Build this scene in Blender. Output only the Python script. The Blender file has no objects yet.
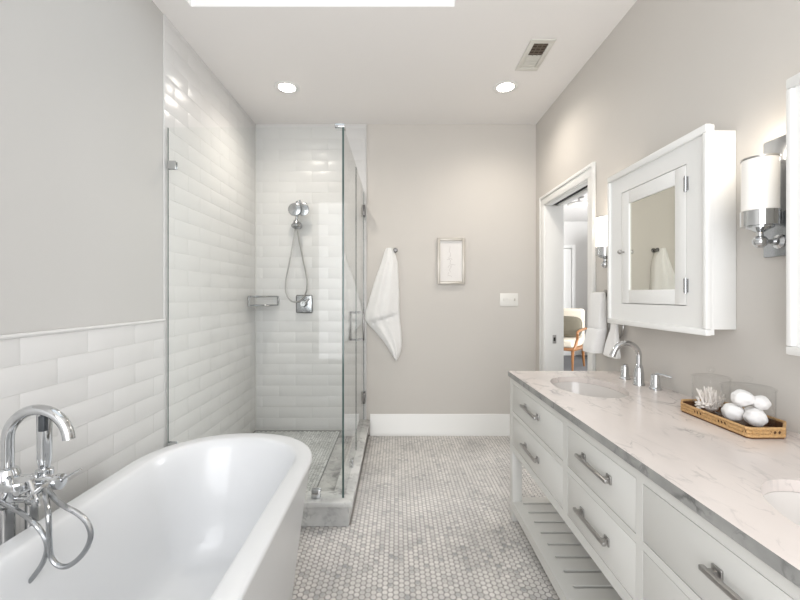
import bpy, bmesh, math, random
import numpy as np
from mathutils import Vector, Matrix
PI = math.pi
random.seed(7)
scene = bpy.context.scene
COL = scene.collection

# ---------------------------------------------------------------- camera
CH = 1.235                     # camera height
F = 400.0                      # focal length in pixels of the 800 px frame
XL, XR, YB, YN, ZC = -1.252, 1.226, 3.527, -1.0, 2.74
cd = bpy.data.cameras.new('camera'); cam = bpy.data.objects.new('camera', cd); COL.objects.link(cam)
cam.location = (0, 0, CH); cam.rotation_euler = (PI/2, 0, 0)
cd.sensor_width = 36; cd.lens = 18; cd.clip_start = 0.02
cd.shift_x = 3/800; cd.shift_y = -5/800
scene.camera = cam
# ---------------------------------------------------------------- world and lights
w = bpy.data.worlds.new('world'); scene.world = w; w.use_nodes = True
wb = w.node_tree.nodes['Background']; wb.inputs[0].default_value = (0.88, 0.94, 1.0, 1); wb.inputs[1].default_value = 0.40
scene.cycles.transparent_max_bounces = 32
def area(name, loc, rot, sx, sy, power, col=(1, 1, 1), spread=PI):
    l = bpy.data.lights.new(name, 'AREA'); l.shape = 'RECTANGLE'; l.size = sx; l.size_y = sy
    l.energy = power; l.color = col; l.spread = spread
    o = bpy.data.objects.new(name, l); COL.objects.link(o); o.location = loc; o.rotation_euler = rot
    return o
SKY = (-1.075, 0.30, 0.35, 2.087)      # skylight opening x0 x1 y0 y1
area('skylight_daylight', ((SKY[0]+SKY[1])/2, (SKY[2]+SKY[3])/2, 3.25), (0, 0, 0), 1.30, 1.65, 3.2, (0.92, 0.96, 1.0))
area('rear_fill', (-0.05, YN+0.06, 1.40), (PI/2, 0, 0), 1.95, 2.1, 37, (0.98, 0.98, 1.0))  # fill lamp added behind the camera, standing in for an unseen window
area('bedroom_fill', (4.45, 4.2, 1.5), (0, PI/2, -0.65), 1.6, 2.2, 130, (0.97, 0.98, 1.0))  # fill lamp added inside the windowless bedroom to brighten its walls
scene.view_settings.view_transform = 'Standard'; scene.view_settings.look = 'None'
scene.view_settings.gamma = 1; scene.view_settings.exposure = 0.84; scene.view_settings.use_curve_mapping = False

# ---------------------------------------------------------------- materials
def srgb(r, g, b):
    f = lambda c: (c/255/12.92) if c/255 <= 0.04045 else ((c/255+0.055)/1.055)**2.4
    return (f(r), f(g), f(b), 1)
def mat(name, col, rough=0.5, metal=0.0, noise=0.0, nscale=8.0, bump=0.0, bscale=60.0, coat=0.0, emis=None, estr=0.0, sheen=0.0):
    m = bpy.data.materials.new(name); m.use_nodes = True
    nt = m.node_tree; b = nt.nodes['Principled BSDF']
    b.inputs['Base Color'].default_value = col; b.inputs['Roughness'].default_value = rough
    b.inputs['Metallic'].default_value = metal; b.inputs['Coat Weight'].default_value = coat
    if sheen: b.inputs['Sheen Weight'].default_value = sheen
    if emis: b.inputs['Emission Color'].default_value = emis; b.inputs['Emission Strength'].default_value = estr
    tc = nt.nodes.new('ShaderNodeTexCoord')
    if noise:
        n = nt.nodes.new('ShaderNodeTexNoise'); n.inputs['Scale'].default_value = nscale; n.inputs['Detail'].default_value = 4
        nt.links.new(tc.outputs['Object'], n.inputs['Vector'])
        mx = nt.nodes.new('ShaderNodeMix'); mx.data_type = 'RGBA'
        mx.inputs[6].default_value = tuple(c*(1-noise) for c in col[:3])+(1,); mx.inputs[7].default_value = tuple(min(1, c*(1+noise)) for c in col[:3])+(1,)
        nt.links.new(n.outputs['Fac'], mx.inputs[0]); nt.links.new(mx.outputs[2], b.inputs['Base Color'])
    if bump:
        n2 = nt.nodes.new('ShaderNodeTexNoise'); n2.inputs['Scale'].default_value = bscale; n2.inputs['Detail'].default_value = 3
        nt.links.new(tc.outputs['Object'], n2.inputs['Vector'])
        bp = nt.nodes.new('ShaderNodeBump'); bp.inputs['Strength'].default_value = bump; bp.inputs['Distance'].default_value = 0.004
        nt.links.new(n2.outputs['Fac'], bp.inputs['Height']); nt.links.new(bp.outputs[0], b.inputs['Normal'])
    return m
def marble(name, base, base2, vein, vscale=3.0, width=0.03, strength=0.7, rough=0.2, island=0.0, stretch=(1, 1, 1), coat=0.0, isl_scale=1.0):
    m = bpy.data.materials.new(name); m.use_nodes = True
    nt = m.node_tree; N = nt.nodes; L = nt.links; b = N['Principled BSDF']; b.inputs['Roughness'].default_value = rough
    b.inputs['Coat Weight'].default_value = coat
    tc = N.new('ShaderNodeTexCoord'); mp = N.new('ShaderNodeMapping'); L.new(tc.outputs['Object'], mp.inputs[0]); mp.inputs['Scale'].default_value = stretch
    mp.inputs['Rotation'].default_value = (0.2, 0.1, 0.6)
    n0 = N.new('ShaderNodeTexNoise'); n0.inputs['Scale'].default_value = vscale*0.6; n0.inputs['Detail'].default_value = 5; L.new(mp.outputs[0], n0.inputs['Vector'])
    mb = N.new('ShaderNodeMix'); mb.data_type = 'RGBA'; mb.inputs[6].default_value = base; mb.inputs[7].default_value = base2
    cr = N.new('ShaderNodeMapRange'); cr.inputs[1].default_value = 0.4; cr.inputs[2].default_value = 0.62; L.new(n0.outputs['Fac'], cr.inputs[0]); L.new(cr.outputs[0], mb.inputs[0])
    out = mb.outputs[2]
    for k, (sc, wd, st) in enumerate(((vscale, width, strength), (vscale*2.3, width*0.7, strength*0.6))):
        n1 = N.new('ShaderNodeTexNoise'); n1.inputs['Scale'].default_value = sc; n1.inputs['Detail'].default_value = 8; n1.inputs['Distortion'].default_value = 1.0
        n1.noise_dimensions = '4D'; n1.inputs['W'].default_value = 3.1*k+1
        L.new(mp.outputs[0], n1.inputs['Vector'])
        s = N.new('ShaderNodeMath'); s.operation = 'SUBTRACT'; s.inputs[1].default_value = 0.5; L.new(n1.outputs['Fac'], s.inputs[0])
        a = N.new('ShaderNodeMath'); a.operation = 'ABSOLUTE'; L.new(s.outputs[0], a.inputs[0])
        r = N.new('ShaderNodeMapRange'); r.inputs[1].default_value = 0; r.inputs[2].default_value = wd; r.inputs[3].default_value = st; r.inputs[4].default_value = 0; L.new(a.outputs[0], r.inputs[0])
        n3 = N.new('ShaderNodeTexNoise'); n3.inputs['Scale'].default_value = sc*0.8; L.new(mp.outputs[0], n3.inputs['Vector'])
        r3 = N.new('ShaderNodeMapRange'); r3.inputs[1].default_value = 0.48; r3.inputs[2].default_value = 0.65; L.new(n3.outputs['Fac'], r3.inputs[0])
        mm = N.new('ShaderNodeMath'); mm.operation = 'MULTIPLY'; L.new(r.outputs[0], mm.inputs[0]); L.new(r3.outputs[0], mm.inputs[1])
        mv = N.new('ShaderNodeMix'); mv.data_type = 'RGBA'; L.new(mm.outputs[0], mv.inputs[0]); L.new(out, mv.inputs[6]); mv.inputs[7].default_value = vein
        out = mv.outputs[2]
    if island:
        g = N.new('ShaderNodeNewGeometry')
        rr = N.new('ShaderNodeValToRGB'); e = rr.color_ramp.elements
        e[0].position = 0; e[0].color = (0.50, 0.52, 0.54, 1); e[1].position = 0.10; e[1].color = (0.72, 0.73, 0.73, 1)
        e2 = e.new(0.35); e2.color = (0.90, 0.90, 0.89, 1); e3 = e.new(1.0); e3.color = (1, 1, 1, 1)
        L.new(g.outputs['Random Per Island'], rr.inputs[0])
        mi = N.new('ShaderNodeMix'); mi.data_type = 'RGBA'; mi.blend_type = 'MULTIPLY'; mi.inputs[0].default_value = island
        L.new(out, mi.inputs[6]); L.new(rr.outputs[0], mi.inputs[7]); out = mi.outputs[2]
    L.new(out, b.inputs['Base Color'])
    return m
def glassmat(name, tint=(0.97, 0.985, 0.98, 1), ior=1.45):
    m = bpy.data.materials.new(name); m.use_nodes = True
    nt = m.node_tree; N = nt.nodes; L = nt.links
    N.remove(N['Principled BSDF'])
    t = N.new('ShaderNodeBsdfTransparent'); t.inputs[0].default_value = tint
    g = N.new('ShaderNodeBsdfGlossy'); g.inputs['Roughness'].default_value = 0.0
    f = N.new('ShaderNodeFresnel'); f.inputs[0].default_value = ior
    mx = N.new('ShaderNodeMixShader'); gg = N.new('ShaderNodeNewGeometry'); iv = N.new('ShaderNodeMath'); iv.operation = 'SUBTRACT'; iv.inputs[0].default_value = 1.0; L.new(gg.outputs['Backfacing'], iv.inputs[1])
    ml = N.new('ShaderNodeMath'); ml.operation = 'MULTIPLY'; L.new(f.outputs[0], ml.inputs[0]); L.new(iv.outputs[0], ml.inputs[1])
    L.new(ml.outputs[0], mx.inputs[0]); L.new(t.outputs[0], mx.inputs[1]); L.new(g.outputs[0], mx.inputs[2])
    L.new(mx.outputs[0], N['Material Output'].inputs[0])
    return m
M = {}
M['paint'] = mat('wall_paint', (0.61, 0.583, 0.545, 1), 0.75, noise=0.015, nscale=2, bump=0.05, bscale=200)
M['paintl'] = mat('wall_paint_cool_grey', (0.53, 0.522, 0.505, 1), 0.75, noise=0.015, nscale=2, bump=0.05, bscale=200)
M['ceil'] = mat('ceiling_paint', (0.86, 0.84, 0.82, 1), 0.85, noise=0.01, nscale=2)
M['trimw'] = mat('trim_white', (0.82, 0.82, 0.80, 1), 0.35, noise=0.01, nscale=4)
M['tile'] = mat('white_tile', (0.665, 0.66, 0.65, 1), 0.28, noise=0.02, nscale=5, coat=0.0)
M['grout'] = mat('tile_grout', (0.68, 0.675, 0.655, 1), 0.8, noise=0.03)
M['hex'] = marble('hex_marble', (0.72, 0.69, 0.66, 1), (0.58, 0.56, 0.54, 1), (0.34, 0.34, 0.345, 1), 7.0, 0.05, 0.5, 0.28, island=0.85)
M['hexs'] = marble('shower_hex_marble', (0.72, 0.73, 0.72, 1), (0.58, 0.59, 0.58, 1), (0.30, 0.32, 0.32, 1), 7.0, 0.05, 0.6, 0.3, island=1.0)
M['fgrout'] = mat('floor_grout', (0.21, 0.195, 0.18, 1), 0.9, noise=0.08, nscale=20)
M['fgrout2'] = mat('shower_floor_grout', (0.20, 0.20, 0.195, 1), 0.9, noise=0.08, nscale=20)
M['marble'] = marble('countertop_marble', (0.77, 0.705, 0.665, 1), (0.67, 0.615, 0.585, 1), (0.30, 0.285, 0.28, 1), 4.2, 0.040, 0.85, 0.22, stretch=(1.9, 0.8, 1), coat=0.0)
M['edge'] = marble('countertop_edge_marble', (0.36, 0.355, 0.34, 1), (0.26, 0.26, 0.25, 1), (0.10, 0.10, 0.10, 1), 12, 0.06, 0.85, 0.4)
M['curb'] = marble('curb_marble', (0.60, 0.60, 0.58, 1), (0.45, 0.45, 0.44, 1), (0.20, 0.20, 0.20, 1), 8, 0.08, 0.9, 0.25)
M['glass'] = glassmat('shower_glass', (0.985, 0.992, 0.988, 1))
M['gedge'] = mat('glass_edge', (0.05, 0.085, 0.08, 1), 0.15, noise=0.1)
M['jar'] = glassmat('jar_glass', (0.992, 0.993, 0.993, 1), 1.38)
M['win'] = glassmat('window_glass', (0.97, 0.98, 0.98, 1))
M['chrome'] = mat('chrome', (0.62, 0.63, 0.64, 1), 0.07, 1.0, noise=0.02)
M['darkmetal'] = mat('dark_brushed_metal', (0.16, 0.155, 0.15, 1), 0.35, 1.0, noise=0.05)
M['nickel'] = mat('satin_nickel', (0.42, 0.41, 0.40, 1), 0.28, 1.0, noise=0.05)
M['steel'] = mat('brushed_steel', (0.40, 0.41, 0.42, 1), 0.25, 1.0, noise=0.04)
M['dark'] = mat('dark_void', (0.03, 0.03, 0.03, 1), 0.8, noise=0.1)
M['black'] = mat('black_plastic', (0.04, 0.045, 0.05, 1), 0.4, noise=0.1)
M['tub'] = mat('tub_acrylic', (0.70, 0.71, 0.72, 1), 0.32, noise=0.005, coat=0.35)
M['porc'] = mat('sink_porcelain', (0.70, 0.67, 0.64, 1), 0.12, noise=0.01, coat=0.3)
M['vanity'] = mat('vanity_paint', (0.64, 0.635, 0.605, 1), 0.35, noise=0.01, nscale=3)
M['mirror'] = mat('mirror_glass', (0.74, 0.74, 0.68, 1), 0.0, 1.0, noise=0.005)
M['towel'] = mat('towel_cotton', (0.84, 0.835, 0.82, 1), 0.95, noise=0.03, nscale=60, bump=0.5, bscale=420, sheen=0.3)
M['wicker'] = mat('wicker', (0.55, 0.34, 0.15, 1), 0.6, noise=0.5, nscale=130, bump=0.6, bscale=160)
M['wickershade'] = mat('wicker_shade_brown', (0.13, 0.06, 0.025, 1), 0.8, noise=0.4, nscale=90)  # dark brown painted in as the shade inside the tray and its weave
M['coral'] = mat('coral_white', (0.84, 0.79, 0.74, 1), 0.7, noise=0.05, nscale=40, bump=0.4, bscale=120)
M['cotton'] = mat('cotton_white', (0.88, 0.87, 0.86, 1), 0.95, noise=0.02, nscale=40, bump=0.5, bscale=60)
M['shade'] = mat('lamp_shade_glass', (0.82, 0.80, 0.76, 1), 0.3, noise=0.01, emis=(1, 0.95, 0.88, 1), estr=0.06)
M['shade_lit'] = mat('lit_lamp_shade_glass', (0.85, 0.83, 0.8, 1), 0.3, noise=0.01, emis=(1, 0.93, 0.82, 1), estr=1.5)
M['glow'] = mat('downlight_glow', (1, 1, 1, 1), 0.5, noise=0.001, emis=(1, 0.96, 0.88, 1), estr=14)
M['paper'] = mat('art_paper', (0.78, 0.76, 0.74, 1), 0.8, noise=0.02, nscale=30)
M['sketch'] = mat('art_line', (0.50, 0.47, 0.46, 1), 0.8, noise=0.05)
M['frame'] = mat('frame_champagne', (0.52, 0.49, 0.44, 1), 0.35, 0.3, noise=0.03)
M['plastic'] = mat('switch_plastic', (0.80, 0.79, 0.75, 1), 0.35, noise=0.005)
M['vent'] = mat('vent_enamel', (0.68, 0.67, 0.62, 1), 0.45, noise=0.01)
M['ventdark'] = mat('vent_duct', (0.07, 0.05, 0.035, 1), 0.8, noise=0.2, nscale=60)
M['ventslat'] = mat('vent_slat', (0.16, 0.13, 0.10, 1), 0.6, noise=0.1)
M['carpet'] = mat('carpet_grey', (0.13, 0.13, 0.135, 1), 0.95, noise=0.2, nscale=90)
M['wood'] = mat('chair_wood', (0.28, 0.125, 0.045, 1), 0.4, noise=0.25, nscale=25)
M['uphol'] = mat('cream_linen', (0.66, 0.60, 0.50, 1), 0.9, noise=0.05, nscale=40, bump=0.3, bscale=200)
M['pillow'] = mat('olive_grey_linen', (0.15, 0.135, 0.10, 1), 0.9, noise=0.08, nscale=40, bump=0.3, bscale=200)
M['bedwall'] = mat('bedroom_paint', (0.72, 0.71, 0.69, 1), 0.8, noise=0.01)
M['vwood'] = mat('hall_dark_paint', (0.10, 0.10, 0.10, 1), 0.7, noise=0.1)

# ---------------------------------------------------------------- mesh helpers
def nb(): return bmesh.new()
def box(bm, x0, x1, y0, y1, z0, z1, bev=0.0, seg=2, mi=0):
    r = bmesh.ops.create_cube(bm, size=1.0, matrix=Matrix.Translation(((x0+x1)/2, (y0+y1)/2, (z0+z1)/2)) @ Matrix.Diagonal((abs(x1-x0), abs(y1-y0), abs(z1-z0), 1)))
    fs = set(f for v in r['verts'] for f in v.link_faces)
    for f in fs: f.material_index = mi
    if bev > 0:
        es = list(set(e for v in r['verts'] for e in v.link_edges))
        rr = bmesh.ops.bevel(bm, geom=es, offset=bev, segments=seg, affect='EDGES', profile=0.5)
        for f in rr['faces']: f.material_index = mi
    return bm
def frames(pts, closed=False):
    n = len(pts); T = []
    for i in range(n):
        a = pts[(i-1) % n] if (closed or i > 0) else pts[i]
        b = pts[(i+1) % n] if (closed or i < n-1) else pts[i]
        T.append((b-a).normalized())
    up = Vector((0, 0, 1)) if abs(T[0].z) < 0.9 else Vector((0, 1, 0))
    U = [(up - T[0]*up.dot(T[0])).normalized()]
    for i in range(1, n):
        u = U[-1] - T[i]*U[-1].dot(T[i])
        U.append(u.normalized() if u.length > 1e-6 else U[-1])
    return T, U
def tube(bm, pts, r, seg=12, closed=False, mi=0, flat=1.0):
    pts = [Vector(p) for p in pts]; T, U = frames(pts, closed); rings = []
    for i, p in enumerate(pts):
        rad = r[i] if isinstance(r, (list, tuple)) else r
        V = T[i].cross(U[i])
        rings.append([bm.verts.new(p + U[i]*math.cos(2*PI*k/seg)*rad + V*math.sin(2*PI*k/seg)*rad*flat) for k in range(seg)])
    m = len(pts)
    for i in range(m if closed else m-1):
        a, b = rings[i], rings[(i+1) % m]
        for k in range(seg):
            f = bm.faces.new((a[k], a[(k+1) % seg], b[(k+1) % seg], b[k])); f.smooth = True; f.material_index = mi
    if not closed:
        f = bm.faces.new(rings[0][::-1]); f.material_index = mi
        f = bm.faces.new(rings[-1]); f.material_index = mi
    return bm
def smooth_path(pts, n=8):
    P = [Vector(p) for p in pts]; out = []
    for i in range(len(P)-1):
        p0 = P[max(i-1, 0)]; p1 = P[i]; p2 = P[i+1]; p3 = P[min(i+2, len(P)-1)]
        for k in range(n):
            t = k/n
            out.append(0.5*((2*p1)+(-p0+p2)*t+(2*p0-5*p1+4*p2-p3)*t*t+(-p0+3*p1-3*p2+p3)*t**3))
    out.append(P[-1]); return out
def lathe(bm, prof, c=(0, 0, 0), axis='z', seg=24, mi=0, sx=1.0, sy=1.0):
    c = Vector(c); rings = []
    def P(r, h, a):
        x, y = r*math.cos(a)*sx, r*math.sin(a)*sy
        if axis == 'z': return c+Vector((x, y, h))
        if axis == 'y': return c+Vector((x, h, -y))
        return c+Vector((h, x, y))
    for r, h in prof:
        if r < 1e-6: rings.append([bm.verts.new(P(0, h, 0))])
        else: rings.append([bm.verts.new(P(r, h, 2*PI*k/seg)) for k in range(seg)])
    for i in range(len(rings)-1):
        a, b = rings[i], rings[i+1]
        for k in range(seg):
            k2 = (k+1) % seg
            if len(a) == 1 and len(b) == 1: continue
            if len(a) == 1: f = bm.faces.new((a[0], b[k2], b[k]))
            elif len(b) == 1: f = bm.faces.new((a[k], a[k2], b[0]))
            else: f = bm.faces.new((a[k], a[k2], b[k2], b[k]))
            f.smooth = True; f.material_index = mi
    if len(rings[0]) > 1: bm.faces.new(rings[0][::-1]).material_index = mi
    if len(rings[-1]) > 1: bm.faces.new(rings[-1]).material_index = mi
    return bm
def prism(bm, pts, y0, y1, axis='y', mi=0):
    """polygon pts extruded along axis between y0 and y1"""
    def P(a, b, h):
        return {'y': (a, h, b), 'z': (a, b, h), 'x': (h, a, b)}[axis]
    A = [bm.verts.new(P(a, b, y0)) for a, b in pts]; B = [bm.verts.new(P(a, b, y1)) for a, b in pts]
    n = len(pts)
    for i in range(n): bm.faces.new((A[i], A[(i+1) % n], B[(i+1) % n], B[i])).material_index = mi
    bm.faces.new(A[::-1]).material_index = mi; bm.faces.new(B).material_index = mi
    return bm
def worigin(p):
    v = Vector((0, 0, 0))
    while p: v += p.location; p = p.parent
    return v
def obj(name, bm, mats, parent=None, sharp=35, recalc=True, origin=None):
    """link a bmesh authored in world coordinates as one object, parented without moving it"""
    if recalc: bmesh.ops.recalc_face_normals(bm, faces=bm.faces[:])
    off = worigin(parent) if parent else Vector(origin or (0, 0, 0))
    if off.length: bmesh.ops.translate(bm, verts=bm.verts[:], vec=-off)
    me = bpy.data.meshes.new(name); bm.to_mesh(me); bm.free()
    for m in (mats if isinstance(mats, (list, tuple)) else [mats]): me.materials.append(m)
    me.shade_smooth(); me.set_sharp_from_angle(angle=math.radians(sharp))
    o = bpy.data.objects.new(name, me); COL.objects.link(o)
    if parent: o.parent = parent
    else: o.location = off
    return o
def tag(o, label, cat, group=None):
    o['label'] = label; o['category'] = cat
    if group: o['group'] = group
    return o
def thing(name, label, cat, loc, group=None):
    o = bpy.data.objects.new(name, None); COL.objects.link(o); o.location = loc; o.empty_display_size = 0.05
    return tag(o, label, cat, group)
def struct(name, bm, m, **k):
    o = obj(name, bm, m, **k); o['kind'] = 'structure'; return o
def copy_tree(o, parent=None):
    c = o.copy(); COL.objects.link(c); c.parent = parent
    for ch in list(o.children): copy_tree(ch, c)
    return c

# ================================================================ THE SETTING
T = 0.12
# floor slab and hexagonal mosaic
def hexfield(bm, x0, x1, y0, y1, z, pitch, gap, th, skip=None, mi=0):
    dx = pitch*0.8660254; R = (pitch-gap)/math.sqrt(3); R2 = R-0.0012
    nx = int((x1-x0)/dx)+1; ny = int((y1-y0)/pitch)+1
    ca = [(math.cos(k*PI/3), math.sin(k*PI/3)) for k in range(6)]
    V = []; Fc = []
    for i in range(nx):
        for j in range(ny):
            cx = x0+dx*(i+0.5); cy = y0+pitch*(j+0.5+0.5*(i % 2))
            if cx+R > x1 or cy+R > y1 or (skip and skip(cx, cy)): continue
            b = len(V)
            V += [(cx+c*R, cy+s*R, z) for c, s in ca]+[(cx+c*R2, cy+s*R2, z+th) for c, s in ca]
            Fc.append(tuple(b+6+k for k in range(6)))
            Fc += [(b+k, b+(k+1) % 6, b+6+(k+1) % 6, b+6+k) for k in range(6)]
    me = bpy.data.meshes.new('t'); me.from_pydata(V, [], Fc); n0 = len(bm.faces); bm.from_mesh(me); bpy.data.meshes.remove(me)
    bm.faces.ensure_lookup_table()
    for f in bm.faces[n0:]: f.material_index = mi
bm = nb(); box(bm, XL-T, XR+0.15, YN-T, YB+T, -0.10, -0.0015, mi=1)
SX, SY = -0.257, 2.135      # shower curb outer faces
hexfield(bm, XL+0.002, XR-0.002, YN, YB-0.002, -0.0015, 0.0269, 0.0036, 0.0015, skip=lambda x, y: x < SX and y > SY)
struct('floor', bm, [M['hex'], M['fgrout']], recalc=False)
# ceiling with the skylight opening
x0, x1, y0, y1 = SKY
bm = nb()
box(bm, XL-T, x0, YN-T, YB+T, ZC, ZC+0.1); box(bm, x1, XR+0.15, YN-T, YB+T, ZC, ZC+0.1)
box(bm, x0, x1, YN-T, y0, ZC, ZC+0.1); box(bm, x0, x1, y1, YB+T, ZC, ZC+0.1)
struct('ceiling', bm, M['ceil'])
bm = nb(); h0, h1 = ZC+0.1, 3.12
box(bm, x0-0.05, x0, y0-0.05, y1+0.05, h0, h1); box(bm, x1, x1+0.05, y0-0.05, y1+0.05, h0, h1)
box(bm, x0, x1, y0-0.05, y0, h0, h1); box(bm, x0, x1, y1, y1+0.05, h0, h1)
struct('wall_skylight_shaft', bm, M['trimw'])
bm = nb(); box(bm, x0-0.05, x1+0.05, y0-0.05, y1+0.05, h1+0.001, h1+0.012); sk = struct('window_1', bm, M['win'])
bm = nb()
for a, b, c, d in ((x0-0.07, x0+0.03, y0-0.07, y1+0.07), (x1-0.03, x1+0.07, y0-0.07, y1+0.07), (x0+0.03, x1-0.03, y0-0.07, y0+0.03), (x0+0.03, x1-0.03, y1-0.03, y1+0.07)):
    box(bm, a, b, c, d, h1+0.013, h1+0.05)
obj('window_frame', bm, M['trimw'], sk)
# walls
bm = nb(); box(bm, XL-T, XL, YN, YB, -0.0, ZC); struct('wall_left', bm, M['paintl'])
bm = nb(); box(bm, XL-T, XR+0.15, YB, YB+T, 0, ZC); struct('wall_back', bm, M['paint'])
# right wall with the doorway
DY0, DY1, DZ = 2.556, 3.305, 1.972; WT = 0.15
bm = nb(); box(bm, XR, XR+WT, YN, DY0-0.02, 0, ZC); box(bm, XR, XR+WT, DY1+0.02, YB, 0, ZC); box(bm, XR, XR+WT, DY0-0.02, DY1+0.02, DZ+0.02, ZC)
struct('wall_right', bm, M['paint'])
# rear wall behind the camera: large unseen window, added to brighten the room
bm = nb(); box(bm, XL, -1.10, YN-T, YN, 0, ZC); box(bm, 1.00, XR, YN-T, YN, 0, ZC); box(bm, -1.10, 1.00, YN-T, YN, 0, 0.25); box(bm, -1.10, 1.00, YN-T, YN, 2.5, ZC)
struct('wall_rear', bm, M['paint'])
bm = nb(); box(bm, -1.10, 1.00, YN-0.07, YN-0.06, 0.25, 2.5); wr = struct('window_rear_added', bm, M['win'])
bm = nb()
for xx in (-1.10, -0.08, 0.94): box(bm, xx, xx+0.06, YN-0.058, YN-0.02, 0.25, 2.5)
for zz in (0.25, 2.44): box(bm, -1.04, 0.94, YN-0.057, YN-0.021, zz, zz+0.06)
obj('window_frame', bm, M['trimw'], wr)
# bevelled subway tile
def tiles(bm, rows, length, th, u0, u1, place, gap=0.0009, bw=0.010, off0=0.0):
    for k, (za, zb) in enumerate(rows):
        off = off0+(length/2 if k % 2 else 0)
        n = int((u1-u0)/length)+3
        for i in range(-1, n):
            a = max(u0, u0+i*length+off-length); b = min(u1, u0+(i+1)*length+off-length)
            if b-a < 0.02: continue
            a += gap/2; b -= gap/2; c = za+gap/2; d = zb-gap/2
            o = [(a, c), (b, c), (b, d), (a, d)]; q = [(a+bw*1.3, c+bw), (b-bw*1.3, c+bw), (b-bw*1.3, d-bw), (a+bw*1.3, d-bw)]
            O = [bm.verts.new(place(u, z, 0.0)) for u, z in o]; O1 = [bm.verts.new(place(u, z, th*0.45)) for u, z in o]; Q = [bm.verts.new(place(u, z, th)) for u, z in q]
            for j in range(4):
                bm.faces.new((O[j], O[(j+1) % 4], O1[(j+1) % 4], O1[j])); bm.faces.new((O1[j], O1[(j+1) % 4], Q[(j+1) % 4], Q[j]))
            bm.faces.new(Q)
PT = 0.0945; ZW = 1.097
rows_w = [(max(0.0, ZW-0.0-(i+1)*PT), ZW-i*PT) for i in range(12)]
rows_w = [r for r in rows_w if r[1]-r[0] > 0.03]
rows_s = [(ZW+i*PT, min(ZC, ZW+(i+1)*PT)) for i in range(-12, 18)]
rows_s = [(max(0.045, a), b) for a, b in rows_s if b > 0.08 and b-a > 0.03]
YG = 2.16
bm = nb(); box(bm, XL+0.0005, XL+0.004, YN+0.001, YG-0.02, 0.0, ZW, mi=1)
tiles(bm, rows_w, 0.29, 0.0040, YN+0.002, YG-0.02, lambda u, z, h: (XL+0.004+h, u, z))
tube(bm, [(XL+0.008, YN+0.002, ZW+0.004), (XL+0.008, YG-0.02, ZW+0.004)], 0.008, 8)
struct('wall_left_wainscot', bm, [M['tile'], M['grout']], sharp=20)
bm = nb(); box(bm, XL+0.0005, XL+0.004, YG-0.019, YB-0.001, 0.04, ZC-0.001, mi=1)
tiles(bm, rows_s, 0.29, 0.0040, YG-0.018, YB-0.018, lambda u, z, h: (XL+0.004+h, u, z), off0=0.1)
struct('wall_left_shower_tile', bm, [M['tile'], M['grout']], sharp=20)
bm = nb(); box(bm, XL+0.005, -0.276, YB-0.004, YB-0.0005, 0.04, ZC-0.001, mi=1)
tiles(bm, rows_s, 0.29, 0.0040, XL+0.016, -0.276, lambda u, z, h: (u, YB-0.004-h, z), off0=0.05)
box(bm, -0.2755, -0.268, YB-0.014, YB-0.0005, 0.14, ZC-0.001, bev=0.002)
struct('wall_back_shower_tile', bm, [M['tile'], M['grout']], sharp=20)
# baseboards
bp = [(0, 0), (0.022, 0), (0.022, 0.030), (0.015, 0.040), (0.015, 0.150), (0.010, 0.158), (0.010, 0.178), (0.004, 0.187), (0, 0.187)]
bm = nb(); prism(bm, [(YB-0.0006-a, z) for a, z in bp], -0.236, XR-0.001, 'x'); struct('baseboard_back', bm, M['trimw'])
bm = nb(); prism(bm, [(XR-0.0006-a, z) for a, z in bp], DY1+0.096, YB-0.024, 'y'); struct('baseboard_right', bm, M['trimw'])
bm = nb(); prism(bm, [(XR-0.0006-a, z) for a, z in bp], YN+0.003, DY0-0.12, 'y'); struct('baseboard_right.001', bm, M['trimw'])
# doorway jambs, casing, pocket slot
bm = nb(); j = 0.02
box(bm, XR-0.002, XR+WT+0.002, DY1, DY1+j-0.0005, 0, DZ, bev=0.002)
box(bm, XR-0.002, XR+WT+0.002, DY0-j+0.0005, DY0, 0, DZ, bev=0.002)
box(bm, XR-0.002, XR+0.050, DY0-j+0.0005, DY1+j-0.0005, DZ, DZ+j-0.0005, bev=0.002)
box(bm, XR+0.100, XR+WT+0.002, DY0-j+0.0005, DY1+j-0.0005, DZ, DZ+j-0.0005, bev=0.002)
box(bm, XR+0.050, XR+0.100, DY0-j+0.0005, DY1+j-0.0005, DZ+0.013, DZ+j-0.0005, mi=1)
dj = struct('door_1', bm, [M['trimw'], M['dark']])
bm = nb(); cw = 0.084
def casing(bm, xs, y0, y1, z0, z1):
    box(bm, xs-0.018, xs-0.0006, y0, y1, z0, z1, bev=0.003)
ya, yb = DY0-0.006, DY1+0.006
for (a, b, c, d) in ((yb, yb+cw, 0, DZ+0.008), (ya-cw, ya, 0, DZ+0.008), (ya-cw, yb+cw, DZ+0.008, DZ+0.008+0.078)):
    box(bm, XR-0.012, XR-0.0006, a, b, c, d, bev=0.002)
for (a, b, c, d) in ((yb+cw-0.022, yb+cw, 0, DZ+0.086), (ya-cw, ya-cw+0.022, 0, DZ+0.086), (ya-cw+0.0221, yb+cw-0.0221, DZ+0.064, DZ+0.086)):
    box(bm, XR-0.020, XR-0.0125, a, b, c, d, bev=0.003)
struct('trim_1', bm, M['trimw'])
bm = nb(); box(bm, 1.285, 1.315, DY1-0.003, DY1-0.0003, 0.835, 0.905, bev=0.001); pl = obj('strike_plate', bm, M['nickel'], dj)
bm = nb(); box(bm, 1.292, 1.308, DY1-0.0045, DY1-0.0032, 0.855, 0.885); obj('latch_hole', bm, M['dark'], pl)
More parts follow.
